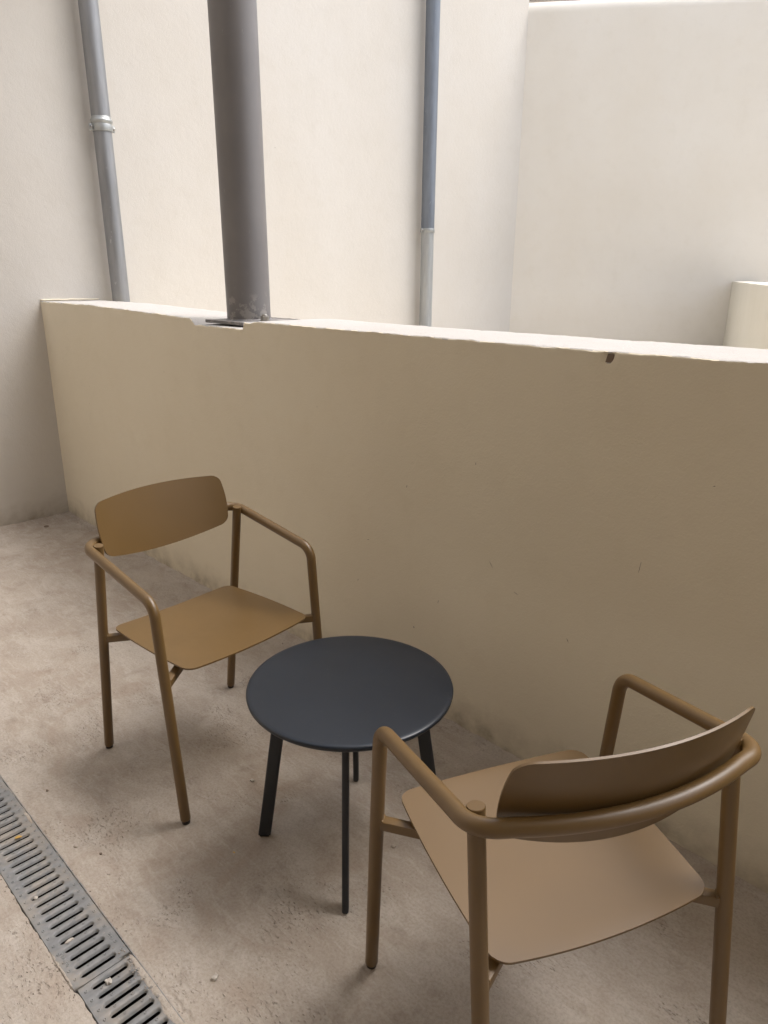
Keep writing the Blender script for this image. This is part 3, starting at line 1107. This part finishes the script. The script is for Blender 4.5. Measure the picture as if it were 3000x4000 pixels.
chunk('cement_lump', 3.018, -1.1735, (.022, .016), 'whitish cement lump stuck across the drain grate joint', 'cement', M['crumb'], z=.0006, seed=11, flat=.30)
chunk('cement_lump', 2.706, -1.1985, (.013, .012), 'white triangular cement flake on the middle of the drain grate', 'cement', M['crumb'], z=.0018, seed=12, flat=.2)
chunk('cement_lump', 2.8700, -1.192, (.010, .026), 'white plaster drip clinging along a slot of the drain grate', 'cement', M['crumb'], z=.0006, seed=13, flat=.35)

# round brown plug on the floor in the corner
b = bmesh.new()
lathe(b, [(0, .0022), (.006, .0022), (.0085, .0040), (.0115, .0045), (.0125, .003), (.0125, -.001)], 24)
o = from_bm('floor_plug', b, M['brown_fill'], None, True, 40, (.150, -.190, floor_h(.15, -.19)))
tag(o, 'small round rusty brown plug on the floor near the wall corner', 'plug')

# mortar smeared over the grate's right flange past the joint
def smear(x0, x1, yc, w, label, seed, z0=.0006, hh=.0022):
    b = bmesh.new()
    nx, ny = 46, 10
    g = []
    for i in range(nx + 1):
        u = i / nx
        x = x0 + (x1 - x0) * u
        env = math.sin(math.pi * min(1, max(0, u))) ** .35
        lo = yc - w * env * (.75 + .6 * N(x * 22, seed, 1))
        hi = yc + w * env * (.75 + .5 * N(x * 19, seed, 7))
        row = []
        for j in range(ny + 1):
            v = j / ny
            prof_ = math.sin(math.pi * v) ** .5 * env
            y = lo + (hi - lo) * v
            row.append(b.verts.new((x + .004 * N(y * 60, x * 30, seed), y, z0 - .0012 + (hh + .0008 * N(x * 90, y * 90, seed)) * prof_)))
        g.append(row)
    for i in range(nx):
        for j in range(ny):
            b.faces.new((g[i][j], g[i + 1][j], g[i + 1][j + 1], g[i][j + 1]))
    o = from_bm('mortar_smear', b, M['concrete'], None, True)
    return tag(o, label, 'mortar')
smear(2.985, 3.34, -1.1145, .0125, 'thin grey mortar smear over the right edge of the nearest grate', 3)
smear(2.395, 2.462, -1.1155, .0065, 'small grey mortar patch on the right edge of the grate beside the yellow leaf', 5, .0016, .0016)
smear(2.86, 2.99, -1.2300, .0045, 'thin grey mortar line along the left edge of the grate at the joint', 8, .0012, .0016)

# a few short dark scuffs on the parapet, each a shallow gouge standing on the plaster
sc = bmesh.new()
for (x, z, l, a) in ((3.48, .70, .030, 1.45), (3.05, .58, .022, -.9), (2.72, .74, .010, 1.2), (3.14, .52, .016, -.3), (2.98, .86, .008, 1.5), (3.62, .93, .006, .3), (2.30, .93, .006, 1.4),
                     (2.55, .52, .009, .2), (1.28, .95, .008, 1.5), (.50, .8, .008, 1.5), (.47, .71, .006, 1.5), (.45, .6, .006, 1.5), (3.31, .44, .012, -1.0), (2.86, .40, .012, 1.3), (2.5, .36, .011, 1.2)):
    yb = .0018 * N(x * 1.7, z * 1.7, 0, 2)
    n_ = 7
    top_, bot_ = [], []
    for i in range(n_ + 1):
        u = -1 + 2 * i / n_
        wv = .0008 * (1 - abs(u)) * random.uniform(.4, 1.3) + .0002
        cx_, cz_ = x + u * l / 2 * math.cos(a) + .0008 * N(u * 3, x * 50, 1), z + u * l / 2 * math.sin(a)
        top_.append(sc.verts.new((cx_ - wv * math.sin(a), yb - .0009, cz_ + wv * math.cos(a))))
        bot_.append(sc.verts.new((cx_ + wv * math.sin(a), yb - .0009, cz_ - wv * math.cos(a))))
    for i in range(n_):
        sc.faces.new((top_[i], top_[i + 1], bot_[i + 1], bot_[i]))
o = from_bm('scuff_marks', sc, M['brown_fill'], par)
o['kind'] = 'stuff'

# scattered grit: uncountable crumbs
b = bmesh.new()
def crumb(x, y, s, z):
    vs = []
    n_ = 5
    a0 = random.random() * 6
    for k in range(n_):
        a = a0 + k * 2 * math.pi / n_
        r_ = s * random.uniform(.6, 1.2)
        vs.append(b.verts.new((x + r_ * math.cos(a), y + r_ * math.sin(a), z)))
    tp = [b.verts.new((v.co.x * .6 + x * .4 + s * .1, v.co.y * .6 + y * .4, z + s * random.uniform(.5, 1.0))) for v in vs]
    for k in range(n_):
        b.faces.new((vs[k], vs[(k + 1) % n_], tp[(k + 1) % n_], tp[k]))
    b.faces.new(tp)
for i in range(520):
    x, y = random.uniform(.1, 4.0), random.uniform(-1.75, -.02)
    if GY0 - .005 < y < GY1 + .005:
        continue
    crumb(x, y, random.uniform(.0010, .0026), floor_h(x, y) - .0004)
for i in range(420):    # heaped along the base of the walls
    if i % 3:
        x, y = random.uniform(0.01, 4.2), -abs(random.gauss(0, .022)) - .004
        if random.random() < .4: x = abs(random.gauss(0, .25))
    else:
        x, y = abs(random.gauss(0, .02)) + .004, random.uniform(-1.6, -.01)
    crumb(x, y, random.uniform(.0015, .0045), floor_h(x, y) + .002)
for i in range(90):     # beside and on the grate
    x = random.uniform(2.2, 3.3)
    y = random.choice((GY1 + abs(random.gauss(0, .006)), GY0 - abs(random.gauss(0, .004))))
    crumb(x, y, random.uniform(.001, .003), .0)
for i in range(60):
    x, y = random.uniform(2.95, 3.12), random.gauss(-1.124, .006)
    crumb(x, y, random.uniform(.0008, .0022), .0015)
o = from_bm('grit', b, M['chip'], None, False)
o['kind'] = 'stuff'
